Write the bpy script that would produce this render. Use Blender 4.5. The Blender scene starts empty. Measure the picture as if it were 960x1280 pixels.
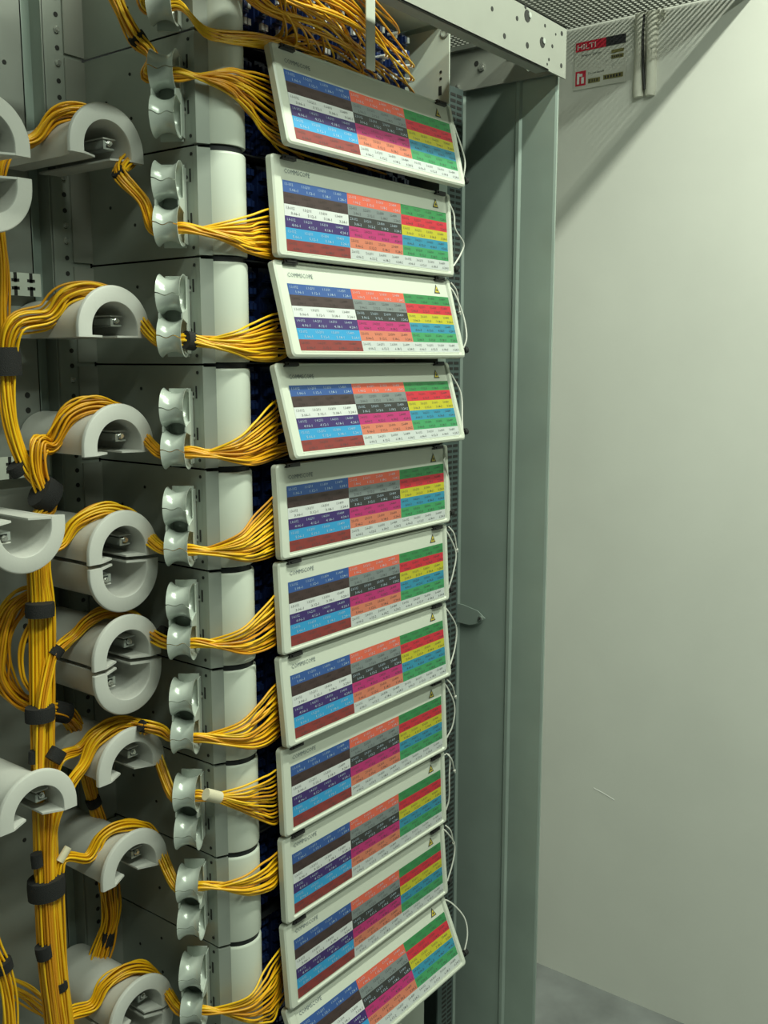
import bpy, math, random
from mathutils import Vector, Matrix
random.seed(7)
S = bpy.context.scene
COL = S.collection
PI = math.pi

# ------------------------------------------------------------------ camera
CX, CY, CZ = -0.9532, -0.9252, 1.6063
YAW, PITCH, FPX = 0.9144, 0.1527, 1236.77
cy_, sy_, cp_, sp_ = math.cos(YAW), math.sin(YAW), math.cos(PITCH), math.sin(PITCH)
FWD = Vector((sy_*cp_, cy_*cp_, -sp_)); RGT = Vector((cy_, -sy_, 0)); DWN = FWD.cross(RGT)
CAM = Vector((CX, CY, CZ))
cam = bpy.data.cameras.new('camera'); cam.sensor_fit = 'VERTICAL'; cam.sensor_height = 24
cam.lens = 24*FPX/1280; cam.clip_start = .02
camo = bpy.data.objects.new('camera', cam); COL.objects.link(camo)
m3 = Matrix((RGT, -DWN, -FWD)).transposed()
camo.matrix_world = Matrix.Translation(CAM) @ m3.to_4x4()
S.camera = camo

# ------------------------------------------------------------------ light
S.view_settings.view_transform = 'Standard'; S.view_settings.look = 'None'
S.view_settings.gamma = 1; S.view_settings.use_curve_mapping = False
S.view_settings.exposure = 0.95
w = bpy.data.worlds.new('world'); S.world = w; w.use_nodes = True
w.node_tree.nodes['Background'].inputs[0].default_value = (.74, .95, .74, 1)
w.node_tree.nodes['Background'].inputs[1].default_value = .045

def area(name, loc, sx, sy, power, color, rot=(0, 0, 0)):
    l = bpy.data.lights.new(name, 'AREA'); l.shape = 'RECTANGLE'; l.size = sx; l.size_y = sy
    l.energy = power; l.color = color
    o = bpy.data.objects.new(name, l); o.location = loc; o.rotation_euler = rot; COL.objects.link(o)
    return o
area('ceiling_tube_light', (.30, -.78, 2.93), 1.5, .07, 19, (.92, 1, .83))
area('aisle_tube_light', (-.60, -1.40, 2.93), 1.5, .10, 19, (.87, 1, .83))

def pt(px, py, axis, val):
    """world point where the sight line of a photo pixel meets the plane axis = val"""
    d = RGT*((px-480)/FPX) + DWN*((py-640)/FPX) + FWD
    t = (val-CAM[axis])/d[axis]
    return CAM + d*t
def pY(px, py, y): return pt(px, py, 1, y)

# ------------------------------------------------------------------ materials
MATS = {}
def mat(name, col, rough=.5, metal=0., noise=0., nscale=20., bump=0., bscale=60., spec=.5):
    if name in MATS: return MATS[name]
    m = bpy.data.materials.new(name); m.use_nodes = True; n = m.node_tree.nodes; L = m.node_tree.links
    b = n['Principled BSDF']; b.inputs['Base Color'].default_value = (*col, 1)
    b.inputs['Roughness'].default_value = rough; b.inputs['Metallic'].default_value = metal
    b.inputs['Specular IOR Level'].default_value = spec
    tc = n.new('ShaderNodeTexCoord')
    if noise:
        t = n.new('ShaderNodeTexNoise'); t.inputs['Scale'].default_value = nscale; t.inputs['Detail'].default_value = 5
        L.new(tc.outputs['Object'], t.inputs['Vector'])
        r = n.new('ShaderNodeValToRGB'); r.color_ramp.elements[0].position = .3; r.color_ramp.elements[1].position = .7
        r.color_ramp.elements[0].color = (*[c*(1-noise) for c in col], 1)
        r.color_ramp.elements[1].color = (*[min(1, c*(1+noise)) for c in col], 1)
        L.new(t.outputs['Fac'], r.inputs[0]); L.new(r.outputs[0], b.inputs['Base Color'])
    if bump:
        t = n.new('ShaderNodeTexNoise'); t.inputs['Scale'].default_value = bscale
        L.new(tc.outputs['Object'], t.inputs['Vector'])
        u = n.new('ShaderNodeBump'); u.inputs['Strength'].default_value = bump; u.inputs['Distance'].default_value = .002
        L.new(t.outputs['Fac'], u.inputs['Height']); L.new(u.outputs[0], b.inputs['Normal'])
    MATS[name] = m; return m
M_wall = mat('wall_paint', (.74, .74, .685), .75, noise=.03, nscale=4, bump=.08, bscale=90)
M_floor = mat('floor_vinyl', (.24, .25, .25), .45, noise=.22, nscale=9)
M_ceil = mat('perforated_sheet', (.20, .21, .19), .6, noise=.06)
M_steel = mat('galvanised_steel', (.47, .50, .47), .36, .55, noise=.05, nscale=14)
M_steel_d = mat('grey_steel', (.34, .41, .37), .38, .30, noise=.06, nscale=12)
M_beam = mat('pale_coated_steel', (.29, .30, .265), .42, .2, noise=.03)
M_side = mat('rack_side_steel', (.33, .36, .32), .40, .35, noise=.04, nscale=10)
M_back = mat('rear_steel', (.30, .32, .29), .45, .3, noise=.06, nscale=9)
M_guide = mat('pale_guide_plastic', (.60, .64, .56), .38)
M_spool = mat('grey_spool_plastic', (.57, .57, .53), .48, bump=.05, bscale=300)
M_clip = mat('glossy_clip_plastic', (.56, .61, .55), .26, .15)
M_door = mat('pale_door_plastic', (.60, .63, .54), .35)
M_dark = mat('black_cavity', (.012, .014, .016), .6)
M_hole = mat('hole_shadow', (.02, .02, .018), .8)
M_black = mat('black_plastic', (.012, .012, .012), .45)
M_velcro = mat('black_hook_tape', (.013, .013, .013), .9, bump=.6, bscale=900)
M_navy = mat('navy_adapter', (.012, .028, .115), .35)
M_boot = mat('white_boot', (.62, .66, .66), .3)
M_cord = [mat('yellow_cord_a', (.80, .42, .006), .38), mat('yellow_cord_b', (.72, .34, .006), .4),
          mat('yellow_cord_c', (.86, .50, .010), .36), mat('yellow_cord_d', (.64, .27, .006), .4)]
M_string = mat('white_string', (.68, .68, .62), .6)
M_chrome = mat('bright_screw', (.75, .75, .72), .2, .9)
M_tape = mat('white_tape', (.68, .62, .45), .6)

# ------------------------------------------------------------------ mesh helpers
class MB:
    def __init__(s): s.v = []; s.f = []; s.m = []; s.mats = []
    def mi(s, m):
        if m not in s.mats: s.mats.append(m)
        return s.mats.index(m)
    def add(s, vs, fs, m):
        b = len(s.v); s.v += [tuple(v) for v in vs]; k = s.mi(m)
        for f in fs: s.f.append([b+i for i in f]); s.m.append(k)
    def box(s, a, b, m):
        (x0, y0, z0), (x1, y1, z1) = a, b
        vs = [(x, y, z) for z in (z0, z1) for y in (y0, y1) for x in (x0, x1)]
        s.add(vs, [(0, 2, 3, 1), (4, 5, 7, 6), (0, 1, 5, 4), (2, 6, 7, 3), (0, 4, 6, 2), (1, 3, 7, 5)], m)
    def prism(s, poly, z0, z1, m, axis=2, closed=True):
        """extrude a polygon given in the two other axes along axis"""
        n = len(poly)
        def P(p, z):
            if axis == 2: return (p[0], p[1], z)
            if axis == 1: return (p[0], z, p[1])
            return (z, p[0], p[1])
        vs = [P(p, z0) for p in poly]+[P(p, z1) for p in poly]
        fs = [(i, (i+1) % n, n+(i+1) % n, n+i) for i in range(n)]
        if closed: fs += [tuple(range(n-1, -1, -1)), tuple(range(n, 2*n))]
        s.add(vs, fs, m)
    def cyl(s, c, axis, r, h, m, seg=16, r2=None):
        ax = Vector(axis).normalized(); u = ax.orthogonal().normalized(); v = ax.cross(u); c = Vector(c)
        r2 = r if r2 is None else r2
        vs = [c+(u*math.cos(a)+v*math.sin(a))*r for a in [2*PI*i/seg for i in range(seg)]]
        vs += [c+ax*h+(u*math.cos(a)+v*math.sin(a))*r2 for a in [2*PI*i/seg for i in range(seg)]]
        fs = [(i, (i+1) % seg, seg+(i+1) % seg, seg+i) for i in range(seg)]+[tuple(range(seg-1, -1, -1)), tuple(range(seg, 2*seg))]
        s.add(vs, fs, m)
    def ring(s, c, axis, r, t, m, seg=20, sec=6):
        ax = Vector(axis).normalized(); u = ax.orthogonal().normalized(); v = ax.cross(u); c = Vector(c); vs = []; fs = []
        for i in range(seg):
            a = 2*PI*i/seg; d = u*math.cos(a)+v*math.sin(a)
            for j in range(sec):
                b = 2*PI*j/sec; vs.append(c+d*(r+t*math.cos(b))+ax*t*math.sin(b))
        for i in range(seg):
            for j in range(sec):
                fs.append((i*sec+j, ((i+1) % seg)*sec+j, ((i+1) % seg)*sec+(j+1) % sec, i*sec+(j+1) % sec))
        s.add(vs, fs, m)
    def tube(s, pts, r, m, seg=6, rad=None):
        pts = [Vector(p) for p in pts]; n = len(pts); vs = []; fs = []
        T = (pts[1]-pts[0]).normalized(); u = T.orthogonal().normalized()
        for i in range(n):
            t = (pts[min(i+1, n-1)]-pts[max(i-1, 0)])
            t = t.normalized() if t.length > 1e-9 else T
            u = (u-t*u.dot(t)); u = u.normalized() if u.length > 1e-6 else t.orthogonal().normalized()
            v = t.cross(u); T = t; rr = rad[i] if rad else r
            for j in range(seg):
                a = 2*PI*j/seg; vs.append(pts[i]+(u*math.cos(a)+v*math.sin(a))*rr)
        for i in range(n-1):
            for j in range(seg):
                fs.append((i*seg+j, i*seg+(j+1) % seg, (i+1)*seg+(j+1) % seg, (i+1)*seg+j))
        fs += [tuple(range(seg-1, -1, -1)), tuple((n-1)*seg+j for j in range(seg))]
        s.add(vs, fs, m)
    def data(s, name, smooth=True, angle=.6):
        me = bpy.data.meshes.new(name); me.from_pydata(s.v, [], s.f)
        for m in s.mats: me.materials.append(m)
        me.polygons.foreach_set('material_index', s.m); me.update()
        import bmesh
        bm = bmesh.new(); bm.from_mesh(me); bmesh.ops.recalc_face_normals(bm, faces=bm.faces); bm.to_mesh(me); bm.free()
        if smooth:
            me.polygons.foreach_set('use_smooth', [True]*len(me.polygons)); me.set_sharp_from_angle(angle=angle)
        return me
    def build(s, name, parent=None, loc=(0, 0, 0), rot=(0, 0, 0), bevel=0, **k):
        o = bpy.data.objects.new(name, s.data(name, **k)); COL.objects.link(o)
        o.parent = parent; o.location = loc; o.rotation_euler = rot
        if bevel:
            b = o.modifiers.new('bevel', 'BEVEL'); b.width = bevel; b.segments = 2; b.limit_method = 'ANGLE'; b.angle_limit = .7
        return o
def link(name, me, parent=None, loc=(0, 0, 0), rot=(0, 0, 0)):
    o = bpy.data.objects.new(name, me); COL.objects.link(o); o.parent = parent; o.location = loc; o.rotation_euler = rot
    return o
def tag(o, label=None, cat=None, group=None, kind=None):
    if label: o['label'] = label
    if cat: o['category'] = cat
    if group: o['group'] = group
    if kind: o['kind'] = kind
    return o
def thing(name, loc, label, cat, group=None):
    o = bpy.data.objects.new(name, None); o.empty_display_size = .02; COL.objects.link(o); o.location = loc
    return tag(o, label, cat, group)
def perforated(mb, x0, x1, y0, y1, z, p, r, m, t=.001):
    """sheet with a grid of real round-ish holes"""
    nx = max(1, int((x1-x0)/p)); ny = max(1, int((y1-y0)/p)); px = (x1-x0)/nx; py = (y1-y0)/ny
    for i in range(nx):
        for j in range(ny):
            cx, cy = x0+(i+.5)*px, y0+(j+.5)*py
            sq = [(cx+px/2, cy), (cx+px/2, cy+py/2), (cx, cy+py/2), (cx-px/2, cy+py/2), (cx-px/2, cy), (cx-px/2, cy-py/2), (cx, cy-py/2), (cx+px/2, cy-py/2)]
            ci = [(cx+r*math.cos(PI/4*k), cy+r*math.sin(PI/4*k)) for k in range(8)]
            vs = [(a, b, z) for a, b in sq+ci]
            mb.add(vs, [(k, (k+1) % 8, 8+(k+1) % 8, 8+k) for k in range(8)], m)
def rounded(x0, z0, x1, z1, r, seg=5):
    out = []
    for cx, cz, a0 in ((x1-r, z1-r, 0), (x0+r, z1-r, PI/2), (x0+r, z0+r, PI), (x1-r, z0+r, 3*PI/2)):
        for i in range(seg+1):
            a = a0+PI/2*i/seg; out.append((cx+r*math.cos(a), cz+r*math.sin(a)))
    return out

# ------------------------------------------------------------------ setting
b = MB(); b.box((-2.5, -2.5, -.05), (1.3, 1.3, 0), M_floor); tag(b.build('floor', smooth=False), kind='structure')
b = MB(); b.box((1.24, -2.5, 0), (1.34, 1.3, 3.0), M_wall); tag(b.build('wall_right', smooth=False), kind='structure')
b = MB(); b.box((-2.5, 1.2, 0), (1.24, 1.3, 3.0), M_wall); tag(b.build('wall_back', smooth=False), kind='structure')
b = MB(); b.box((-2.5, -2.5, 3.0), (1.34, 1.3, 3.1), M_wall); tag(b.build('ceiling', smooth=False), kind='structure')

# perforated canopy that spans from rack top to wall, under the true ceiling
cb = MB(); perforated(cb, .16, 1.236, -.205, .60, 2.362, .013, .0040, M_ceil)
cb.box((.16, -.209, 2.358), (1.236, -.205, 2.385), M_ceil)
o = cb.build('perforated_tray', smooth=False); tag(o, 'grey perforated metal tray overhead, running from the rack to the white wall', 'tray')

# firestop notice on the wall
FONT_CACHE = {}
def text_mesh(txt, size=1.0):
    """flat filled glyph outlines of a string: (verts2d, faces), left-aligned on the baseline"""
    if txt in FONT_CACHE: return FONT_CACHE[txt]
    c = bpy.data.curves.new('t', 'FONT'); c.body = txt; c.size = 1; c.resolution_u = 1; c.fill_mode = 'BOTH'
    o = bpy.data.objects.new('t', c); COL.objects.link(o); bpy.context.view_layer.update()
    me = bpy.data.meshes.new_from_object(o)
    vs = [(v.co.x, v.co.y) for v in me.vertices]; fs = [tuple(p.vertices) for p in me.polygons]
    bpy.data.objects.remove(o); bpy.data.curves.remove(c); bpy.data.meshes.remove(me)
    FONT_CACHE[txt] = (vs, fs); return vs, fs
def put_text(mb, txt, fn, size, m, width=None):
    vs, fs = text_mesh(txt)
    if not vs: return
    sx = size
    if width: sx = width/max(v[0] for v in vs)
    mb.add([fn(v[0]*sx, v[1]*size) for v in vs], fs, m)

SX = 1.2385
sign = thing('firestop_notice', (SX, .205, 2.225), 'white notice with red and black header, high on the white wall', 'sign')
W_ = .128; H_ = .1045
def sg(u, v, d=.0): return (-.0012-d, -u, v)           # u runs towards the viewer (-Y), v up
def srect(mb, u0, v0, u1, v1, m, d):
    mb.add([sg(u0, v0, d), sg(u1, v0, d), sg(u1, v1, d), sg(u0, v1, d)], [(0, 1, 2, 3)], m)
sm = MB(); sm.box((-.001, -W_, 0), (.001, 0, H_), mat('notice_paper', (.66, .66, .60), .5)); sm.build('notice_sheet', sign, smooth=False)
M_red = mat('notice_red', (.62, .02, .05), .5); M_ink = mat('print_ink', (.03, .03, .035), .6); M_ol = mat('notice_olive', (.22, .20, .07), .6)
M_wht = mat('print_white', (.80, .80, .78), .6)
hm = MB(); srect(hm, .003, .083, .078, .103, M_red, .0005); srect(hm, .078, .083, .126, .103, M_ink, .0005)
put_text(hm, 'HILTI', lambda u, v: sg(.006+u, .0868+v, .001), .0165, M_wht, .047); hm.build('notice_header', sign, smooth=False)
tm = MB()
put_text(tm, 'Firestop System', lambda u, v: sg(.018+u, .071+v, .0006), .0075, M_ink)
tm.build('notice_text', sign, smooth=False); tm = MB()
srect(tm, .092, .066, .122, .073, M_ol, .0006); srect(tm, .092, .054, .122, .062, M_ol, .0006)
tm.build('notice_block', sign, smooth=False); tm = MB(); srect(tm, .036, .010, .066, .020, M_ol, .0006); srect(tm, .074, .012, .122, .022, M_ol, .0006)
tm.build('notice_block', sign, smooth=False); tm = MB()
put_text(tm, 'Do not disturb', lambda u, v: sg(.036+u, .030+v, .0006), .0065, M_ink)
tm.build('notice_text', sign, smooth=False); tm = MB()
for k in range(5): srect(tm, .094+.005*k, .056, .097+.005*k, .060, M_ink, .0009)
for k in range(4): srect(tm, .039+.006*k, .012, .042+.006*k, .018, M_ink, .0009)
for k in range(6): srect(tm, .077+.007*k, .014, .081+.007*k, .020, M_ink, .0009)
tm.build('notice_barcode', sign, smooth=False)
pm = MB(); srect(pm, .004, .008, .030, .040, M_red, .0005); srect(pm, .008, .012, .014, .036, M_wht, .0009); srect(pm, .019, .012, .026, .026, M_wht, .0009); srect(pm, .014, .028, .022, .034, M_wht, .0009)
pm.build('notice_pictogram', sign, smooth=False)

# sealed cable port: two vertical lips of white sealant with a black slit
port = thing('sealed_cable_port', (1.235, .03, 2.19), 'white lumpy sealant port with a black vertical slit, at the top of the white wall', 'cable port')
M_seal = mat('white_sealant', (.70, .69, .60), .7, bump=.8, bscale=60)
pb = MB(); r = [.011, .012, .0115, .012, .012, .013, .014, .013]
for dy, nm in ((.013, 0), (-.013, 1)):
    q = MB(); zz = [2.185-.0, 2.20, 2.23, 2.26, 2.29, 2.32, 2.345, 2.36]
    q.tube([(0, dy*(1+.1*math.sin(i)), zz[i]-2.19) for i in range(8)], .01, M_seal, 12, r)
    q.build('sealant_lip', port)
q = MB(); q.tube([(-.008, -.004, .008), (-.010, .0, .05), (-.011, .002, .09), (-.010, .004, .13), (-.008, .004, .165)], .003, M_black, 8); q.build('slit', port)
q = MB()
for i in range(26):
    a = random.uniform(0, 2*PI); rr = random.uniform(.0, .034)
    c = Vector((-.002, rr*math.cos(a)*1.5, .158+rr*math.sin(a)*.5)); d = Vector((-.5, random.uniform(-1, 1), random.uniform(-.6, .6)))
    q.cyl(c, d, random.uniform(.004, .008), random.uniform(.004, .010), M_seal, 7, .002)
q.build('sealant_collar', port)
# hairline scuffs
q = MB(); base = pt(742, 985, 0, 1.24); e = pt(768, 1000, 0, 1.24)
q.tube([(1.2399, base.y, base.z), (1.2398, (base.y+e.y)/2, (base.z+e.z)/2+.001), (1.2399, e.y, e.z)], .0009, M_wht, 5)
tag(q.build('wall_scratch'), 'short pale scratch on the white wall right of the rack', 'scratch')

# ------------------------------------------------------------------ rack frame
rack = thing('rack_frame', (.25, .1, 0), 'grey steel equipment rack frame with tall right side panel and drilled top beam', 'rack')
rack.location = (0, 0, 0)
# side panel: folded sheet, inner face X = .55
prof = [(.40, .552), (.064, .552), (.060, .549), (.056, .552), (-.042, .552), (-.046, .5475), (-.052, .5475), (-.056, .551), (-.1165, .551),
        (-.120, .5525), (-.120, .556), (-.118, .558), (.40, .558)]
sp = MB(); sp.prism([(x, y) for y, x in prof], 0, 2.13, M_steel_d); sp.build('side_panel', rack, angle=.3)
# top side bracket on the panel
sb = MB(); sb.box((.540, -.119, 2.060), (.5465, .33, 2.128), M_beam); sb.box((.530, -.05, 2.124), (.5465, .33, 2.131), M_beam)
for yy, zz in ((-.035, 2.098), (-.085, 2.093), (.028, 2.100), (-.106, 2.082)): sb.cyl((.5398, yy, zz), (-1, 0, 0), .0045, .0006, M_hole, 10)
sb.build('side_bracket', rack, smooth=False, bevel=.0008)
for yy, zz, r_ in ((.017, 2.092, .0065), (-.075, 2.075, .0055), (.065, 2.068, .004)):
    q = MB(); q.cyl((.5400, yy, zz), (-1, 0, 0), r_, .003, M_chrome, 6); q.cyl((.537, yy, zz), (-1, 0, 0), r_*.6, .002, M_chrome, 10); q.build('bolt', rack)
# top beam, front face at Y=-.131, spans the rack top
tb = MB(); tb.box((-.9, -.131, 2.053), (.557, -.128, 2.131), M_beam); tb.box((-.9, -.131, 2.128), (.557, -.085, 2.131), M_beam)
tb.box((-.9, -.131, 2.053), (.500, -.108, 2.056), M_beam)
for x, z, r_ in ((.365, 2.072, .004), (.40, 2.105, .0035), (.430, 2.116, .009), (.432, 2.075, .0045), (.478, 2.090, .008), (.485, 2.116, .0028), (.50, 2.070, .0025), (.510, 2.092, .003),
                 (.540, 2.118, .0036), (.541, 2.070, .0036), (.495, 2.062, .002), (.52, 2.112, .002), (.33, 2.10, .0035), (.25, 2.10, .004), (.18, 2.08, .004), (.424, 2.127, .003)):
    tb.cyl((x, -.1308, z), (0, -1, 0), r_, .0007, M_hole, 14)
tb.build('top_beam', rack, smooth=False, bevel=.0006)
for x, z in ((.437, 2.119), (.482, 2.093)):
    q = MB(); q.cyl((x, -.1310, z), (0, -1, 0), .004, .0016, M_steel, 10); q.build('screw', rack)
# tab on the side panel
a = pt(566, 764, 0, .5465); bq = pt(610, 766, 0, .5465)
q = MB(); h = .017
outl = [(.10, a.z+h), (.045, a.z+h), (.012, a.z+.010), (-.004, a.z-.002), (.012, a.z-.014), (.030, a.z-.020), (.10, a.z-.016)]
q.prism(outl, .5440, .5455, M_steel_d, axis=0); q.build('panel_tab', rack, smooth=False, bevel=.0005)
q = MB(); q.cyl((.544, .006, a.z-.003), (-1, 0, 0), .0042, .003, M_chrome, 12); q.cyl((.5410, .006, a.z-.003), (-1, 0, 0), .002, .0008, M_hole, 10); q.build('tab_rivet', rack)
# slotted post between shelves and side panel
M_post = mat('dark_post_steel', (.085, .115, .11), .5, .2)
q = MB(); q.box((.452, .030, 0), (.503, .033, 2.05), M_post); q.box((.500, .033, 0), (.503, .11, 2.05), M_post)
for i in range(210):
    z = .05+i*.0095; q.box((.466, .0295, z), (.480, .0302, z+.0045), M_hole); q.box((.484, .0295, z), (.498, .0302, z+.0045), M_hole)
q.build('slotted_post', rack, smooth=False)
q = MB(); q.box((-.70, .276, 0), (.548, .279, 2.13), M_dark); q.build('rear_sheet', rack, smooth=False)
# left bay rear sheets and upright
q = MB(); q.box((-.70, .252, 0), (-.178, .255, 2.2), M_back)
for x, z, r_ in ((-.205, 1.83, .004), (-.205, 1.80, .004), (-.198, 1.56, .004), (-.198, 1.54, .004), (-.198, 1.52, .004), (-.198, 1.50, .004), (-.228, 1.895, .004), (-.21, 1.888, .004), (-.205, 1.975, .003),
                 (-.24, 1.35, .003), (-.22, 1.25, .004), (-.22, 1.23, .004), (-.21, 1.0, .003), (-.20, .88, .003), (-.24, .95, .003)):
    q.cyl((x, .2519, z), (0, -1, 0), r_, .0006, M_hole, 12)
q.build('rear_panel', rack, smooth=False, bevel=.0006)
q = MB(); q.box((-.178, .270, 0), (-.152, .273, 2.2), M_steel_d); q.box((-.180, .252, 0), (-.177, .273, 2.2), M_steel_d); q.box((-.154, .246, 0), (-.151, .273, 2.2), M_side)
q.build('rear_channel', rack, smooth=False)
q = MB(); q.box((-.152, .246, 0), (-.094, .249, 2.2), M_side); random.seed(3)
for i in range(84):
    z = .45+i*.0205
    q.cyl((-.131, .2459, z), (0, -1, 0), .0032, .0006, M_hole, 10)
    if i % 3 == 0: q.cyl((-.108, .2459, z+.004), (0, -1, 0), .0028, .0006, M_hole, 10)
q.build('perforated_upright', rack, smooth=False)
for i in range(84):
    if random.random() < .30:
        z = .45+i*.0205; s_ = MB(); s_.cyl((-.131, .2455, z+.002), (0, -1, 0), .0048, .004, M_chrome, 8, .003); s_.build('screw', rack)
# comb strips
for z, x1 in ((1.702, -.1795), (1.468, -.1795)):
    q = MB(); x = x1-.0145
    q.box((-.42, .236, z-.0145), (x1, .238, z+.0145), M_guide)
    while x > -.41:
        for sgn in (-1, 1):
            q.box((x-.0022, .2354, z+sgn*.0085-.006), (x+.0022, .2360, z+sgn*.0085+.006), M_hole); q.box((x-.0055, .2354, z+sgn*.0050-.0018), (x+.0055, .2360, z+sgn*.0050+.0018), M_hole)
        x -= .0225
    q.box((-.42, .238, z-.0145), (-.414, .252, z+.0145), M_guide); q.box((x1-.012, .238, z-.010), (x1-.006, .252, z+.010), M_guide)
    q.build('cable_comb', rack, smooth=False)
# lower blank panel under the last shelf
q = MB(); q.box((.0, .030, .02), (.408, .033, .528), M_guide); q.box((.0, .030, .500), (.408, .06, .528), M_guide)
q.build('blanking_panel', rack, smooth=False, bevel=.001)

# ------------------------------------------------------------------ shelves
P_ = .1333; ZT = 2.0; SH = .1293; DW = .409
ROWC1 = [((.030, .095, .33), 'w'), ((.055, .030, .030), 'k'), ((.70, .72, .72), 'k'), ((.045, .020, .15), 'w'), ((.03, .33, .66), 'w'), ((.26, .035, .032), 'k')]
ROWC2 = [((.75, .13, .075), 'w'), ((.21, .24, .245), 'k'), ((.035, .036, .036), 'w'), ((.50, .025, .17), 'k'), ((.66, .20, .12), 'k'), ((.58, .61, .61), 'k')]
ROWC3 = [((.035, .25, .075), 'k'), ((.62, .022, .045), 'k'), ((.55, .50, .02), 'k'), ((.03, .27, .42), 'k'), ((.05, .32, .12), 'k'), ((.60, .63, .63), 'k')]
M_tw = mat('cell_text_pale', (.42, .52, .62), .6); M_tk = mat('cell_text_dark', (.055, .055, .06), .6)
M_paper = mat('label_paper', (.61, .64, .55), .45)
def label_sheet_mesh():
    mb = MB(); F = lambda u, v, d=0: (u, -.0052-d, -v)
    mb.add([F(.0175, .004), (DW-.012, -.0052, -.004), F(DW-.012, .1225), F(.0175, .1225)], [(0, 1, 2, 3)], M_paper)
    cols = [(.0195, .150, ROWC1, 4), (.150, .2750, ROWC2, 4), (.2750, .3965, ROWC3, 4)]
    v0, rh = .0305, .01505
    for ci, (u0, u1, rows, n) in enumerate(cols):
        for r, (c, t) in enumerate(rows):
            m = mat('cell_%d_%d' % (ci, r), tuple(x*.86 for x in c), .5); va = v0+r*rh
            mb.add([F(u0, va, .0003), F(u1, va, .0003), F(u1, va+rh, .0003), F(u0, va+rh, .0003)], [(0, 1, 2, 3)], m)
            cw = (u1-u0)/n; tm_ = M_tw if t == 'w' else M_tk
            if (ci, r) in ((0, 1),): tm_ = mat('cell_text_faint', (.03, .02, .02), .6)
            for k in range(n):
                for l in (0, 1):
                    uo = u0+cw*k+(.003 if l == 0 else .012); wd = .0165
                    if uo+wd > u1: wd = u1-uo-.001
                    txt = ('%d.%d-%d/%02d' % (ci+1, r+1, k+1, 12*(l+1)-k)) if l == 0 else ('%d.%02d-%d' % (r+1, 6*(k+1), ci+1))
                    put_text(mb, txt, lambda x, y: F(uo+x, va+(.0062 if l == 0 else .0128)-y, .0006), .0050, tm_, wd)
    put_text(mb, 'COMMSCOPE', lambda x, y: F(.0235+x, .0215-y, .0006), .0085, mat('logo_ink', (.13, .16, .18), .6), .050)
    # laser warning triangle
    cx, cv = .368, .0195
    mb.add([F(cx-.008, cv+.006, .0005), F(cx+.008, cv+.006, .0005), F(cx, cv-.0085, .0005)], [(0, 1, 2)], M_tk)
    mb.add([F(cx-.0052, cv+.0045, .0008), F(cx+.0052, cv+.0045, .0008), F(cx, cv-.0055, .0008)], [(0, 1, 2)], mat('warning_yellow', (.62, .50, .05), .5))
    mb.add([F(cx+.002*math.cos(a), cv+.001+.002*math.sin(a), .0011) for a in [PI/4*i for i in range(8)]], [tuple(range(8))], M_tk)
    return mb.data('label_sheet', smooth=False)
def door_panel_mesh():
    mb = MB()
    out = rounded(0, -SH, DW, 0, .006); n = len(out)
    inn = [(.0165 if x < .1 else DW-.011, z) for x, z in out]
    inn = [(x, max(-SH+.0065, min(-.003, z))) for x, z in inn]
    ins = rounded(.0170, -SH+.0065, DW-.0115, -.0030, .003)
    mid = rounded(.0025, -SH+.0025, DW-.0025, -.0012, .005)
    mid2 = rounded(.0145, -SH+.0050, DW-.0095, -.0022, .004)
    rings = [[(x, .003, z) for x, z in out], [(x, -.0060, z) for x, z in out], [(x, -.0080, z) for x, z in mid], [(x, -.0080, z) for x, z in mid2], [(x, -.0048, z) for x, z in ins]]
    vs = [v for r in rings for v in r]; fs = []
    for k in range(len(rings)-1):
        for i in range(n): fs.append((k*n+i, k*n+(i+1) % n, (k+1)*n+(i+1) % n, (k+1)*n+i))
    fs.append(tuple((len(rings)-1)*n+i for i in range(n))); fs.append(tuple(range(n-1, -1, -1)))
    mb.add(vs, fs, M_door)
    return mb.data('door', angle=.5)
def side_plate_mesh():
    mb = MB()
    mb.box((-.0915, .028, -P_+.0012), (-.090, .246, -.0012), M_side)
    mb.box((-.122, .243, -P_+.003), (-.090, .2455, -.003), M_beam)                    # rear flange
    X = -.0916
    def hole(y, z, w, h): mb.box((X-.0004, y-w/2, z-h/2), (X, y+w/2, z+h/2), M_hole)
    for z in (-.035, -.088): hole(.041, z, .0028, .016); mb.cyl((X, .048, z-.002), (-1, 0, 0), .0028, .0006, M_hole, 8); mb.cyl((X, .048, z-.0065), (-1, 0, 0), .0026, .0020, M_beam, 8)
    for y, z in ((.150, -.032), (.150, -.086), (.200, -.060), (.038, -.010), (.038, -.122)): mb.cyl((X, y, z), (-1, 0, 0), .0022, .0006, M_hole, 8)
    return mb.data('side_plate', smooth=False)
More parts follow.
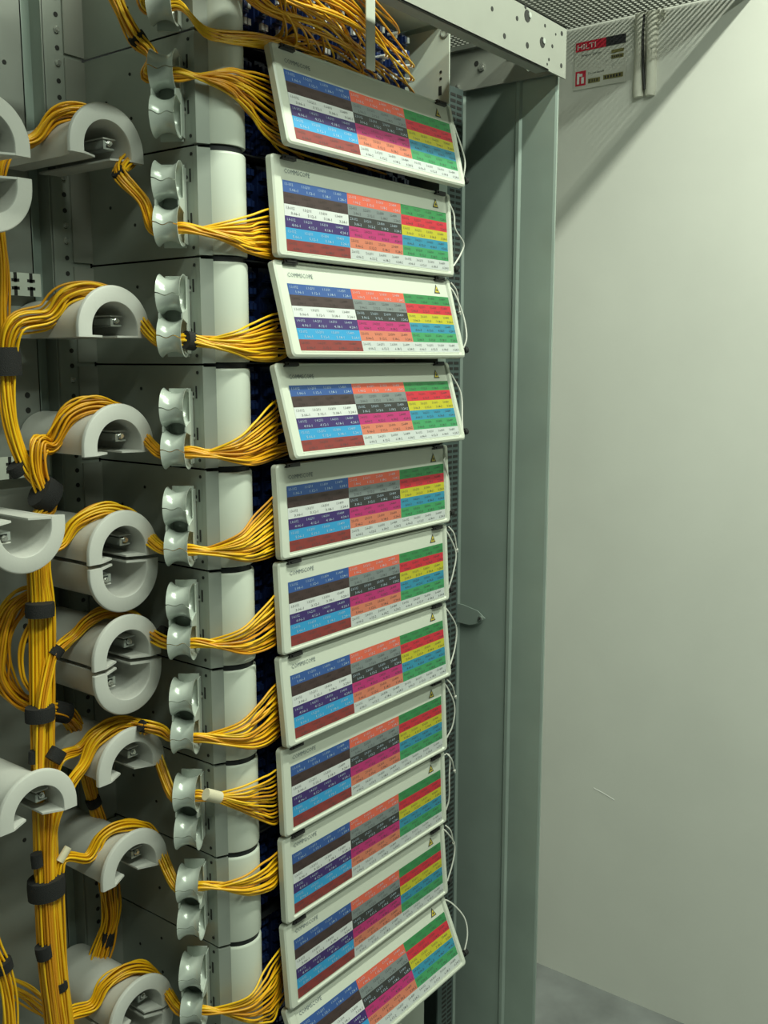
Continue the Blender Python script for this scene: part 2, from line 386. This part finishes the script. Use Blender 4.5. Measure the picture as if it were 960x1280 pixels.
def corner_mesh():
    mb = MB(); c = (-.0465, .0420); R_ = .0370
    def arc(R, a0=180, a1=372, n=28): return [(c[0]+R*math.cos(math.radians(a0+(a1-a0)*i/n)), c[1]+R*math.sin(math.radians(a0+(a1-a0)*i/n))) for i in range(n+1)]
    prof = [(-.1305, .0350), (-.1302, .0365), (-.1285, .0370), (-.0085, .0370), (-.0065, .0366), (-.0050, .0355), (-.0050, .0340)]
    A = [arc(R, 180, 372) for z, R in prof]; n = len(A[0]); vs = []; fs = []
    for (z, R), a in zip(prof, A): vs += [(x, y, z) for x, y in a]
    for k in range(len(prof)-1):
        for i in range(n-1): fs.append((k*n+i, k*n+i+1, (k+1)*n+i+1, (k+1)*n+i))
    mb.add(vs, fs, M_guide)
    # top and bottom discs (lip) and the dark recess ring between units
    for z in (-.1300, -.0062):
        a = arc(.0355); mb.add([(x, y, z) for x, y in a]+[(c[0], .09, z)], [(i, i+1, n) for i in range(n-1)], M_guide)
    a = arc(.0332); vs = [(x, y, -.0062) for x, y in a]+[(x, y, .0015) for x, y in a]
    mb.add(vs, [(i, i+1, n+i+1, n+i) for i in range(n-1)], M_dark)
    # flat strip joining the side plate
    mb.prism([(-.0925, .034), (-.0925, .0270), (-.0770, .0195), (-.0740, .0250), (-.0905, .034)], -.1315, -.0028, M_side)
    return mb.data('corner_guide', angle=.6)
def chassis_mesh():
    mb = MB()
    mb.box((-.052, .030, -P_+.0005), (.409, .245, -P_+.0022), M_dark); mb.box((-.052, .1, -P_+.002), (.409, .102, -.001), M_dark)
    mb.box((.409, .012, -P_+.002), (.4105, .245, -.002), M_steel_d); mb.box((.4105, .012, -P_+.002), (.432, .0135, -.002), M_steel_d)
    mb.box((-.020, .090, -P_+.002), (-.018, .1, -.001), M_dark)
    return mb.data('chassis', smooth=False)
def adapter_mesh(n=6, boots=True):
    mb = MB(); top = -.126+.0204*n; mb.box((0, .052, -.126), (.019, .095, top), M_navy)
    for i in range(n):
        z = -.116+i*.0200
        mb.box((.002, .046, z-.007), (.017, .053, z+.007), M_navy)
        mb.box((.0035, .041, z-.004), (.0085, .047, z+.004), M_boot if i % 2 and boots else M_navy); mb.box((.0105, .041, z-.004), (.0155, .047, z+.004), M_boot if i % 3 and boots else M_navy)
    return mb.data('adapter_block', smooth=False)
ME_sheet, ME_door, ME_side, ME_corner, ME_ch, ME_ad = label_sheet_mesh(), door_panel_mesh(), side_plate_mesh(), corner_mesh(), chassis_mesh(), adapter_mesh()
ME_ad0 = adapter_mesh(5); ME_adp = adapter_mesh(6, False)
q = MB(); q.box((0, -.0105, -.005), (.026, .004, .0005), M_black); q.box((.004, -.0125, -.0035), (.022, -.0105, -.0015), M_black); ME_tab = q.data('hinge_clip', smooth=False)
q = MB(); q.cyl((-.002, 0, 0), (1, 0, 0), .0038, .012, M_black, 12); q.cyl((.008, 0, 0), (1, 0, 0), .0055, .009, M_black, 12); ME_knob = q.data('latch_knob')

SWING = {1: .030, 2: .010, 3: .034, 4: .036, 5: .007, 6: .007, 7: .013, 8: .006, 9: .006, 10: .011, 11: .052}
DESC = {0: 'open-fronted navy adapter shelf at the very top of the rack, no label door',
        1: 'topmost shelf with a colour-striped label door, tilted forward under the open adapters',
        2: 'shelf with a nearly flat label door, second door from the top of the rack',
        3: 'shelf with a bright forward-tilted label door, third door from the top',
        4: 'shelf with a forward-tilted label door, fourth from the top, lower of the tilted pair',
        5: 'shelf with flat label door directly beneath the tilted pair, fifth from the top',
        6: 'shelf with label door just above the small side-panel tab, sixth from the top',
        7: 'shelf with label door just below the side-panel tab, seventh from the top',
        8: 'shelf with label door fourth from the bottom of the visible column',
        9: 'shelf with label door third from the bottom of the visible column',
        10: 'shelf with label door directly above the lowest, most tilted door',
        11: 'lowest shelf, its label door swung well forward and cut by the frame edge'}
random.seed(11)
def string_pts(k, th):
    top = Vector((.402, -.008, -.006)); bot = Vector((DW+.006, -.004-SWING[k]*.85, -SH*.86))
    out = {1: [(.412, -.014, -.03), (.418, -.030, -.08)], 2: [(.416, -.012, -.03), (.4205, -.012, -.052), (.4455, -.012, -.072), (.440, -.010, -.09)], 3: [(.413, -.016, -.02), (.428, -.024, -.055), (.424, -.034, -.09)],
           4: [(.413, -.014, -.02), (.428, -.022, -.05), (.420, -.030, -.09)], 5: [(.398, -.012, -.018), (.392, -.014, -.026), (.409, -.012, -.06)],
           6: [(.412, -.012, -.02), (.430, -.014, -.052), (.424, -.013, -.085)], 7: [(.414, -.012, -.02), (.434, -.014, -.05), (.430, -.014, -.085)],
           8: [(.412, -.012, -.02), (.428, -.016, -.055), (.426, -.014, -.09)], 9: [(.420, -.012, -.012), (.417, -.014, -.05), (.420, -.012, -.09)],
           10: [(.414, -.014, -.02), (.436, -.014, -.05), (.432, -.014, -.08)], 11: [(.420, -.02, -.02), (.437, -.036, -.05), (.434, -.045, -.08)]}[k]
    return [top]+[Vector(p) for p in out]+[bot]
def catmull(pts, n=8):
    P = [Vector(p) for p in pts]; P = [P[0]*2-P[1]]+P+[P[-1]*2-P[-2]]; out = []
    for i in range(1, len(P)-2):
        for j in range(n):
            t = j/n; a, b_, c, d = P[i-1], P[i], P[i+1], P[i+2]
            out.append(.5*((2*b_)+(c-a)*t+(2*a-5*b_+4*c-d)*t*t+(3*b_-a-3*c+d)*t*t*t))
    out.append(P[-2]); return out
for k in range(12):
    zt = ZT-P_*(k-1)
    sh = thing('patch_shelf', (0, 0, zt), DESC[k], 'patch shelf', 'fibre patch shelves stacked in the rack')
    link('side_plate', ME_side, sh); link('corner_guide', ME_corner, sh); link('chassis', ME_ch, sh)
    na = 12 if k in (0, 1, 2) else 3
    for i in range(na): link('adapter_block', ME_ad0 if k == 0 else (ME_ad if i > 1 and k < 3 else ME_adp), sh, (.004+i*.0315, 0, 0))
    if k == 0:
        q = MB(); q.prism([(.250, .118), (.088, .121), (-.0045, .121), (-.0055, .110), (-.0055, .005), (.250, .005)], .408, .4105, M_guide, axis=0)
        q.cyl((.4078, .010, .055), (-1, 0, 0), .0025, .0006, M_hole, 8); q.cyl((.4078, .010, .045), (-1, 0, 0), .0025, .0006, M_hole, 8); q.box((.4074, .008, .020), (.408, .014, .034), M_hole)
        q.build('end_plate', sh, smooth=False, loc=(0, 0, -P_), bevel=.0004)
        q = MB(); q.ring((.4070, .0035, -P_+.112), (-1, 0, 0), .0062, .0018, M_beam, 18, 8); q.build('plate_grommet', sh)
        q = MB(); q.box((.170, -.0295, -P_+.002), (.190, -.0275, .02), M_guide); q.build('vertical_strap', sh, smooth=False, bevel=.0005)
        q = MB(); q.box((.0, .002, -.0045), (.408, .24, -.003), M_guide); q.build('shelf_cover', sh, smooth=False)
        q = MB(); q.box((.0, .098, -.125), (.4, .100, -.016), M_guide); q.build('rear_plate', sh, smooth=False)
        continue
    th = math.asin(SWING[k]/SH)
    d = link('label_door', ME_door, sh, (0, -.002, 0), (-th, 0, 0))
    link('label_sheet', ME_sheet, d)
    for x in (.018, .366): link('hinge_clip', ME_tab, d, (x, 0, 0))
    link('latch_knob', ME_knob, d, (DW, 0, -SH+.014))
    q = MB(); q.tube(catmull(string_pts(k, th), 6), .0013, M_string, 6)
    if k in (3, 6, 8, 9, 10):
        tp_ = Vector((.410, -.012, -.004)); kn = Vector((.434, -.013, -.040-.003*(k % 4)))
        q.tube(catmull([tp_, (.421, -.016, -.018), kn], 6), .0012, M_string, 6); q.cyl(kn, (.5, 0, -1), .0026, .006, M_string, 8, .0014)
    s_ = q.build('retaining_string', sh)

# ------------------------------------------------------------------ cable guide clips
def ring_mesh():
    """split bell-mouthed ring, axis X, split at the front (-Y)"""
    mb = MB(); W2 = .0148; nu = 12; nt = 40; R0 = .0235; gap = .055
    vs = []; fs = []
    for side in (0, 1):
        for i in range(nt+1):
            a = gap/2+(2*PI-gap)*i/nt                     # 0 = front
            for j in range(nu+1):
                u = -1+2*j/nu; R = R0-.0035+.0075*abs(u)**2.2 - side*.0022
                jag = .0016*math.sin(u*5) if i in (0, nt) else 0
                y = -R*math.cos(a)*.95; z = R*math.sin(a)*.92+jag
                vs.append((u*W2, y, z))
    n1 = (nt+1)*(nu+1)
    for i in range(nt):
        for j in range(nu):
            q0 = i*(nu+1)+j
            fs.append((q0, q0+1, q0+nu+2, q0+nu+1)); fs.append((n1+q0, n1+q0+nu+1, n1+q0+nu+2, n1+q0+1))
        for j in (0, nu):
            q0 = i*(nu+1)+j; fs.append((q0, q0+nu+1, n1+q0+nu+1, n1+q0))
    for i in (0, nt):
        for j in range(nu):
            q0 = i*(nu+1)+j; fs.append((q0, n1+q0, n1+q0+1, q0+1))
    mb.add(vs, fs, M_clip); return mb.data('guide_ring', angle=.9)
ME_ring = ring_mesh()
q = MB(); q.box((-.0140, .0215, -.050), (.0140, .0240, .050), M_clip); q.box((.0142, .010, -.046), (.0156, .026, .046), M_clip)
for x in (-.0143, .0143): q.prism([(-.0125, -.0035), (.0225, -.012), (.0225, .012), (-.0125, .0035)], x-.001, x+.001, M_clip, axis=0)
q.box((-.002, .024, -.010), (.002, .040, .010), M_clip)
ME_strip = q.data('mounting_strip', smooth=False)
CO = {0: (.058, .109), 1: (.053, .104), 2: (.047, .098), 3: (.048, .099), 4: (.054, .106), 5: (.046, .098), 6: (.037, .089), 7: (.032, .084), 8: (.032, .086), 9: (.029, .083), 10: (.026, .080), 11: (.026, .080)}
WHERE = ['at the very top edge, above the topmost door row', 'beside the topmost label door', 'beside the second label door', 'beside the third label door', 'beside the fourth label door', 'beside the fifth label door', 'beside the sixth label door',
         'beside the seventh label door', 'beside the eighth label door', 'beside the ninth label door', 'beside the tenth label door', 'beside the lowest label door']
for k in range(11):
    zt = ZT-P_*(k-1); za, zb = CO[k]
    g = thing('cable_guide_clip', (-.1225, .0450, zt-(za+zb)/2), 'pair of glossy grey split rings '+WHERE[k], 'cable guide', 'cable guide clips up the shelf sides')
    for dz in ((zb-za)/2, -(zb-za)/2): link('guide_ring', ME_ring, g, (0, 0, dz))
    link('mounting_strip', ME_strip, g); g.rotation_euler = (0, 0, math.radians(-55))

# ------------------------------------------------------------------ half-round cable spools
SL = .160
def half_mesh():
    mb = MB(); prof = []                                   # (y, outer r, inner r)
    for y, ro, ri in ((0, .0515, .0345), (.0008, .0530, .0340), (.003, .0540, .0338), (.0055, .0538, .0338), (.0072, .0520, .0338), (.0095, .0485, .0338), (.014, .0450, .0338), (.022, .0420, .0338), (.034, .0405, .0338), (SL, .0400, .0338)):
        prof.append((y, ro, ri))
    LEG = .009; n = 38; A = [(1, 0., 0.)]+[(math.cos(PI*i/36), math.sin(PI*i/36), 1.) for i in range(37)]+[(-1, 0., 0.)]; vs = []; fs = []; m = len(prof)
    for y, ro, ri in prof:
        vs += [(ro*a[0], y, ro*a[1]+LEG*a[2]) for a in A]
        vs += [(ri*a[0], y, ri*a[1]+LEG*a[2]) for a in A]
    N = n+1
    for k in range(m-1):
        o0, o1 = k*2*N, (k+1)*2*N
        for i in range(n):
            fs.append((o0+i, o0+i+1, o1+i+1, o1+i)); fs.append((o0+N+i, o1+N+i, o1+N+i+1, o0+N+i+1))
        for i in (0, n): fs.append((o0+i, o1+i, o1+N+i, o0+N+i))
    for i in range(n):
        fs.append((i, N+i, N+i+1, i+1)); e = (m-1)*2*N; fs.append((e+i, e+i+1, e+N+i+1, e+N+i))
    mb.add(vs, fs, M_spool)
    for s in (-1, 1):                                      # inward base lips, chamfered at the front
        poly = [(s*.0355, .0005), (s*.0335, .0005), (s*.011, .012), (s*.011, SL), (s*.0355, SL)]
        mb.prism(poly, 0, .0024, M_spool, axis=2)
    return mb.data('half_drum', angle=.55)
ME_half = half_mesh()
q = MB(); q.box((.008, .020, .014), (.012, SL, .024), M_steel); q.box((.008, .020, .014), (.024, SL, .016), M_steel); q.box((.008, .020, .026), (.026, SL, .0275), M_spool); ME_strut = q.data('mounting_strut', smooth=False)
q = MB(); q.cyl((.016, .026, .021), (0, -1, 0), .0042, .007, M_chrome, 6); q.cyl((.016, .020, .021), (0, -1, 0), .0026, .004, M_chrome, 10); ME_bolt = q.data('bolt')
YF = .090
def spool(x, z, label, up=True):
    s_ = thing('half_round_spool', (x, YF, z), label, 'cable spool', 'half-round cable spools on the rear panel')
    h = link('half_drum', ME_half, s_); a_ = link('mounting_strut', ME_strut, s_); b_ = link('bolt', ME_bolt, s_)
    if not up: s_.rotation_euler = (0, PI, 0)
    return s_
BX = -.1755
spool(BX, 1.8455, 'large half-round grey spool at upper left, topmost of the right spool column')
spool(BX, 1.6335, 'arched grey spool level with the third label door, cords draped over its left')
spool(BX, 1.4895, 'arched grey spool level with the fourth label door')
spool(BX, 1.3550, 'upper half of the split round spool level with the fifth label door')
spool(BX, 1.3495, 'lower half of the split round spool level with the fifth label door', False)
spool(BX, 1.2190, 'upper half of the split round spool level with the seventh label door')
spool(BX, 1.2130, 'lower half of the split round spool level with the seventh label door', False)
spool(BX-.001, 1.0670, 'arched grey spool above the two lowest ones, level with the eighth label door')
spool(BX-.002, .9240, 'arched grey spool with open base, second from the bottom of the right spool column')
spool(BX-.001, .7100, 'upper half of the split spool at the bottom edge of the picture')
spool(BX-.001, .7045, 'lower half of the split spool at the bottom edge of the picture', False)
spool(-.334, 1.8290, 'arched spool cut by the left picture edge, upper half of that pair')
spool(-.334, 1.8060, 'inverted spool cut by the left picture edge, lower half of that pair', False)
spool(-.3130, 1.4230, 'inverted grey spool with flat lips on top, halfway down the left picture edge', False)
spool(-.3160, 1.0560, 'arched spool at the left edge with a vertical yellow bundle dropping behind it')

# ------------------------------------------------------------------ cords
CR = .0016
random.seed(5)
CORDS = 0
def disc(n, rnd):
    out = []; 
    for i in range(n):
        r_ = math.sqrt((i+.5)/n); a = i*2.39996+rnd; out.append((r_*math.cos(a), r_*math.sin(a)))
    return out
def frames(C):
    u = Vector((0, 0, 1)) if abs((C[1]-C[0]).normalized().z) < .9 else Vector((0, 1, 0)); F_ = []
    for i in range(len(C)):
        t = (C[min(i+1, len(C)-1)]-C[max(i-1, 0)]).normalized(); u = (u-t*u.dot(t)).normalized(); F_.append((t, u, t.cross(u)))
    return F_
def bundle(nodes, rads, n, ends=None, label='', group='', cat='cable', name='fibre_patch_lead', boot=False, seed=0, r=CR, sub=6, flat=1.0):
    """cords that follow one spine; ends = per-cord list of extra points after the spine"""
    global CORDS
    rnd = random.Random(seed); C = catmull(nodes, sub); F_ = frames(C); m = len(C)
    Rr = []
    for i in range(m):
        t = i/(m-1)*(len(rads)-1); a = int(min(t, len(rads)-2)); Rr.append(rads[a]+(rads[a+1]-rads[a])*(t-a))
    D = disc(n, rnd.random()*6); rnd.shuffle(D)
    if ends: D.sort(key=lambda d: -d[0]+rnd.uniform(-.3, .3))
    for j in range(n):
        du, dv = D[j]; ph = rnd.random()*6.28; fr = rnd.uniform(.5, 1.4); pts = []
        for i in range(m):
            t, u, v = F_[i]; wob = 1+.22*math.sin(ph+fr*i*.45)
            pts.append(C[i]+u*(du*Rr[i]*wob)+v*(dv*Rr[i]*wob*flat))
        if ends:
            e = ends[j]; tail = catmull([pts[-6], pts[-1]]+[Vector(p) for p in e], 7)
            pts = pts[:-6]+tail
        mb = MB(); mb.tube(pts, r, M_cord[rnd.choice((0, 0, 1, 2, 2, 3))], 6)
        o = mb.build(name, angle=3.2); tag(o, label(j, n) if callable(label) else label, cat, group); CORDS += 1
        if boot and ends:
            q = MB(); p1, p0 = pts[-1], pts[-4]; dr = (p1-p0).normalized()
            q.cyl(p1-dr*.004, dr, .0030, .016, M_boot, 8, .0022); bo = q.build('connector_boot', o)
            bo['label'] = 'white connector boot'
def wrap(px, py, Y, dx, dy, r, L, label, m=None, name='cable_wrap', flat=.8, cat='cable wrap'):
    c = pY(px, py, Y); d = (pY(px+dx, py+dy, Y)-c).normalized()
    u = d.cross(Vector((0, 1, 0))).normalized(); v = d.cross(u); mb = MB(); seg = 20; vs = []; fs = []; st = [(-L/2, .90), (-L/2, 1.0), (-L/6, 1.03), (L/6, 1.02), (L/2, 1.0), (L/2, .90)]
    for t, k_ in st:
        for i in range(seg):
            a = 2*PI*i/seg; vs.append(d*t+(u*math.cos(a)*r+v*math.sin(a)*r*flat)*k_)
    for i in range(len(st)-1):
        for j in range(seg): fs.append((i*seg+j, i*seg+(j+1) % seg, (i+1)*seg+(j+1) % seg, (i+1)*seg+j))
    fs += [tuple(range(seg)), tuple((len(st)-1)*seg+i for i in range(seg))]
    mb.add(vs, fs, m or M_velcro)
    # overlapping tape end
    e0 = u*r*.2-v*0; mb.box((-.0, 0, 0), (0.0001, .0001, .0001), m or M_velcro)
    o = mb.build(name, loc=c); return tag(o, label, cat, 'wraps holding the yellow cords' if m is None else None)

VX, VY = -.257, .140
def V(row, z):                                           # row's lane inside the vertical bundle
    lane = {2: (-.012, .006), 3: (-.004, .010), 4: (.004, .008), 5: (.011, .004), 6: (-.010, -.006), 7: (-.003, -.008), 8: (.005, -.007), 9: (.012, -.004)}[row]
    drift = .004*math.sin(z*9)
    zs = [.60, .665, .750, .845, .937, 1.012, 1.097, 1.170, 1.303, 1.40]; xs = [-.267, -.270, -.275, -.281, -.279, -.279, -.275, -.271, -.264, -.262]
    x = xs[-1] if z >= zs[-1] else xs[0]
    for i in range(len(zs)-1):
        if zs[i] <= z < zs[i+1]: x = xs[i]+(xs[i+1]-xs[i])*(z-zs[i])/(zs[i+1]-zs[i])
    return Vector((x+lane[0]*1.0, VY+lane[1], z))
def down(row, z0): return [V(row, z) for z in (.55, .70, .85, 1.0, 1.15, 1.28, 1.40) if z < z0-.03]
def ringp(k, d=0.):          # d: distance along the ring's axis towards the front
    za, zb = CO[k]; z = ZT-P_*(k-1)-(za if k in (1, 8, 9) else zb)-.004
    return Vector((-.1225+.574*d, .045-.819*d, z))
FAN = {0: (46, 62, 8), 1: (95, 186, 18), 2: (252, 325, 18), 3: (385, 452, 18), 4: (492, 574, 18), 5: (612, 694, 18), 6: (738, 806, 16), 7: (852, 925, 18), 8: (958, 1032, 14), 9: (1064, 1108, 12), 10: (1188, 1272, 14)}
def fan_ends(k):
    y0, y1, n = FAN[k]; rnd = random.Random(100+k); out = []
    e0 = ringp(k, .022)
    for j in range(n):
        f = (j+.5)/n; f = f**(.62 if k in (2, 4, 3) else .85)
        g = pY(345, y0+(y1-y0)*f, .002+.012*((j*7) % 5)/5)       # where it slips behind the door
        mid = Vector((-.072, .001-.010*rnd.random(), 0)); m2 = Vector((-.035, .001-.008*rnd.random(), 0))
        sag = {1: -.003, 8: .003, 9: .004}.get(k, .006)
        for p, ex in ((mid, 1.25), (m2, 1.25)):
            t = (p.x-e0.x)/(g.x-e0.x); p.z = e0.z+(g.z-e0.z)*(t**ex)-sag*4*t*(1-t)*(.35+.65*f)+(.5-f)*.022*math.sqrt(t)*(1-.5*t)
        zk = ZT-P_*(k-1); X = .004+.0315*rnd.randint(1, 3 if k > 2 else 9)+rnd.choice((.006, .013))
        zc = min(zk-.014, max(zk-.118, g.z+(g.z-m2.z)*.4+rnd.uniform(-.004, .004)))
        out.append([mid, m2, g, Vector((X, .036, zc))])
    return out
FW = ['zeroth', 'topmost', 'second', 'third', 'fourth', 'fifth', 'sixth', 'seventh', 'eighth', 'ninth', 'tenth']
def fan_label(k): return 'thin yellow fibre cord fanning from a guide ring to behind the %s label door' % FW[k]
def run(k, left, rads, extra=None):
    n = FAN[k][2]; nodes = left+[ringp(k, -.022), ringp(k, .0), ringp(k, .022)]
    bundle(nodes, rads, n, fan_ends(k), lambda j, n_: ('uppermost ' if j == 0 else 'lowest ' if j == n_-1 else '')+fan_label(k), 'cords fanning to the %s label door' % FW[k], boot=False, seed=k)

def over(cx, base, R=.0440, ys=(.15, .14, .125), a=(195, 150, 90, 45, 15)):
    """points over a spool tube from its left side to its right side"""
    out = []
    for i, d in enumerate(a):
        y = ys[0]+(ys[-1]-ys[0])*i/(len(a)-1); t = math.radians(d); out.append(Vector((cx+R*math.cos(t), y, base+.009+R*math.sin(t))))
    return out
# first row: drops in from above the picture
run(1, [pY(110, -110, .13), pY(132, -40, .12), pY(150, 10, .105), pY(170, 48, .085), pY(190, 70, .065)], [.010, .010, .009, .008, .0065, .006, .006])
# second row: over the topmost spool
run(2, [pY(4, 470, .180), pY(2, 400, .180), pY(2, 330, .178), pY(-6, 250, .18), pY(6, 190, .17)]+over(BX, 1.8455, .0510, (.165, .12, .115), (165, 125, 90, 50, 5))+[pY(150, 218, .085), pY(178, 252, .068)],
    [.008]*6+[.011, .011, .010, .008, .006, .006, .006])
run(3, down(3, 1.44)+[pY(58, 622, .150), pY(30, 580, .165), pY(12, 520, .172), pY(8, 450, .175), pY(18, 405, .165)]+over(BX, 1.6335, .0510, (.160, .12, .11), (160, 125, 90, 55, 24)),
    [.007]*6+[.010, .014, .015, .012, .008, .006, .006])
run(4, down(4, 1.44)+[pY(60, 632, .145), pY(48, 590, .150), pY(48, 555, .155)]+over(BX, 1.4895, .0510, (.160, .12, .115), (175, 130, 90, 55, 24)),
    [.007]*5+[.010, .012, .013, .012, .008, .006, .006])
run(5, down(5, 1.34)+[pY(55, 700, .150)]+over(BX, 1.3550, .0510, (.150, .12, .115), (165, 130, 90, 55, 24)), [.007]*5+[.008, .010, .010, .007, .006])
run(6, down(6, 1.24)+[pY(62, 828, .140), pY(72, 812, .140)]+over(BX, 1.2190, .0510, (.145, .12, .115), (150, 120, 90, 55, 28)), [.007]*5+[.007, .009, .009, .007, .006])
run(7, down(7, 1.06)+[pY(70, 955, .140)]+over(BX, 1.0670, .0510, (.145, .112, .110), (150, 120, 90, 65, 45))+[pY(180, 908, .085), pY(200, 912, .070)], [.007]*4+[.008, .012, .011, .007, .006, .006])
run(8, down(8, 1.06)+[pY(85, 985, .130)]+over(BX, 1.0670, .0510, (.125, .11, .110), (165, 130, 90, 55, 20)), [.007]*4+[.008, .008, .008, .007, .006])
run(9, down(9, .92)+[pY(74, 1080, .135)]+over(BX, .9240, .0510, (.135, .12, .115), (155, 120, 90, 55, 24)), [.007]*4+[.007, .007, .007, .006, .005])
run(10, [pY(60, 1400, .14), pY(74, 1330, .14), pY(80, 1275, .14)]+over(BX, .7100, .0510, (.14, .12, .115), (160, 125, 90, 55, 24)), [.008, .008, .009, .009, .008, .006, .005])
# row 0, upper clip
e0 = ringp(0, .022); n0 = 10
rnd = random.Random(42); en = []
for j in range(n0):
    g = pY(330, 44+18*j/n0, .006); X = rnd.uniform(.10, .34); zc = 2.005+rnd.uniform(.0, .03)
    en.append([pY(262, 36+14*((j*3) % n0)/n0, -.004), g, Vector((X*.5, .012, zc+.008)), Vector((X, .036, zc))])
bundle([pY(170, -60, .09), ringp(0, -.022), ringp(0, 0), e0], [.006, .006, .006], n0, en, 'thin yellow fibre cord from the topmost guide ring into the open adapter shelf', 'cords entering the open shelf from the left', boot=True, seed=50)
# crossing mass of cords from upper left into the open shelf
rnd = random.Random(77)
for h in range(5):
    z0 = 2.040+.022*h
    spine = [Vector((-.26, .03, z0+.20)), Vector((-.16, .015, z0+.105)), Vector((-.07, -.004, z0+.035)), Vector((-.005, -.008, z0))]
    en = []
    for j in range(12):
        col = 1+int((j+rnd.random())*11/12); col = min(11, col); X = .004+.0315*col+rnd.choice((.006, .013)); row = rnd.randint(0, min(4, h+1)); zc = 2.0173+row*.020
        za_ = z0+(zc-z0)*.55
        m1 = Vector((X*.42, -.012-.008*rnd.random(), z0+(zc-z0)*.40+rnd.uniform(-.004, .006)))
        m2 = Vector((X*.80, -.002+.006*rnd.random(), z0+(zc-z0)*.85-.004+rnd.uniform(-.003, .003)))
        en.append([m1, m2, Vector((X-.004, .028, zc)), Vector((X, .038, zc))])
    bundle(spine, [.012, .011, .010, .009], 12, en, 'thin yellow fibre cord crossing rightwards into the open navy adapter shelf', 'cords crossing the open adapter shelf', boot=True, seed=60+h)
# slack loops left of the vertical bundle
bundle([pY(56, 742, .165), pY(34, 745, .175), pY(12, 765, .185), pY(0, 805, .190), pY(0, 845, .19), pY(22, 874, .185), pY(54, 886, .175), pY(80, 892, .178), pY(98, 915, .190), pY(104, 950, .195),
        pY(116, 1000, .195), pY(130, 1050, .20), pY(136, 1110, .20), pY(138, 1150, .20), pY(124, 1200, .20), pY(108, 1260, .20), pY(104, 1310, .20)],
       [.008, .012, .015, .015, .014, .011, .009, .010, .011, .010, .007, .011, .014, .013, .014, .014, .014], 22, None,
       'yellow cord looping at the left edge, then dropping behind the lower spools', 'slack cords looping at the left edge', seed=81)
bundle([pY(52, 765, .150), pY(38, 780, .155), pY(26, 810, .160), pY(28, 845, .16), pY(42, 866, .16), pY(60, 880, .155)], [.002, .003, .004, .004, .003, .003], 5, None,
       'loose single yellow cord curling inside the slack loop', 'loose cords inside the slack loop', seed=82)
bundle([pY(-22, 1120, .16), pY(-10, 1180, .16), pY(2, 1215, .158), pY(12, 1260, .156), pY(14, 1330, .155)], [.010]*5, 12, None, 'yellow cord in the short bundle at the lower left picture corner', 'cords at the lower left corner', seed=83)
bundle([pY(-30, 1215, .20), pY(30, 1240, .20), pY(60, 1262, .205), pY(100, 1290, .205)], [.014]*4, 10, None, 'yellow cord crossing low behind the bottom spool', 'cords crossing behind the bottom spool', seed=85)

# wraps
wrap(173, 50, .083, 18, 28, .0115, .014, 'black tape wrap on the cords dropping in at the top of the picture')
wrap(151, 219, .085, 18, 20, .0095, .015, 'black tape wrap on the cords under the topmost spool')
wrap(237, 426, .028, 20, 4, .0115, .014, 'dark tape wrap on the cords right of the guide ring, third door row', name='cable_wrap')
wrap(6, 452, .175, 2, 30, .0200, .034, 'wide black wrap on the vertical cords at the left picture edge')
wrap(22, 586, .168, 14, 20, .0120, .014, 'narrow black wrap where the left cords curve inwards')
wrap(57, 618, .147, 22, 14, .0215, .022, 'broad black hook tape round the joined cords above the inverted spool')
wrap(50, 762, .138, 0, 20, .0185, .017, 'black band on the vertical bundle just below the inverted spool')
wrap(50, 892, .138, 0, 20, .0190, .018, 'black band on the vertical bundle level with the lower half spool')
wrap(71, 815, .137, -12, 16, .0085, .013, 'small black band on the cords leaving the split spool')
wrap(205, 793, .080, 20, 10, .0100, .016, 'black sleeve on the cords left of the guide ring, sixth door row')
wrap(180, 908, .083, 18, 4, .0080, .013, 'black sleeve on the cords above the lower arched spool, seventh door row')
wrap(70, 944, .128, -10, 16, .0115, .016, 'black band where cords leave the arched spool towards the bundle')
wrap(76, 890, .176, 18, 4, .0135, .026, 'wide black hook tape at the foot of the slack loop')
wrap(43, 946, .136, 0, 20, .0075, .016, 'small dark band at the left side of the vertical bundle')
wrap(117, 1002, .195, 8, 18, .0105, .014, 'dark wrap on the rear bundle behind the lower spools')
wrap(46, 1075, .128, 2, 20, .0075, .018, 'short black band above the hook tape on the vertical bundle')
wrap(58, 1108, .138, 1, 20, .0245, .025, 'broad black hook-tape strap round the lower vertical bundle')
wrap(55, 1189, .132, 4, 20, .0110, .018, 'black band low on the left strands of the vertical bundle')
wrap(76, 1232, .132, 4, 20, .0090, .012, 'lowest small black band on the vertical bundle')
wrap(4, 1207, .156, 6, 20, .0120, .014, 'black band on the corner bundle at lower left')
wrap(135, 1174, .195, -3, 20, .0090, .018, 'black band on the rear bundle below the open-base spool')
wrap(266, 995, .004, 20, 5, .0080, .028, 'cream tape sleeve on the cords of the eighth door row', M_tape, 'tape_sleeve', cat='tape sleeve')
wrap(80, 1068, .132, -12, 20, .0055, .020, 'cream tape tie on cords leaving the open-base spool', M_tape, 'tape_tie', cat='tape tie')
print('cords', CORDS)
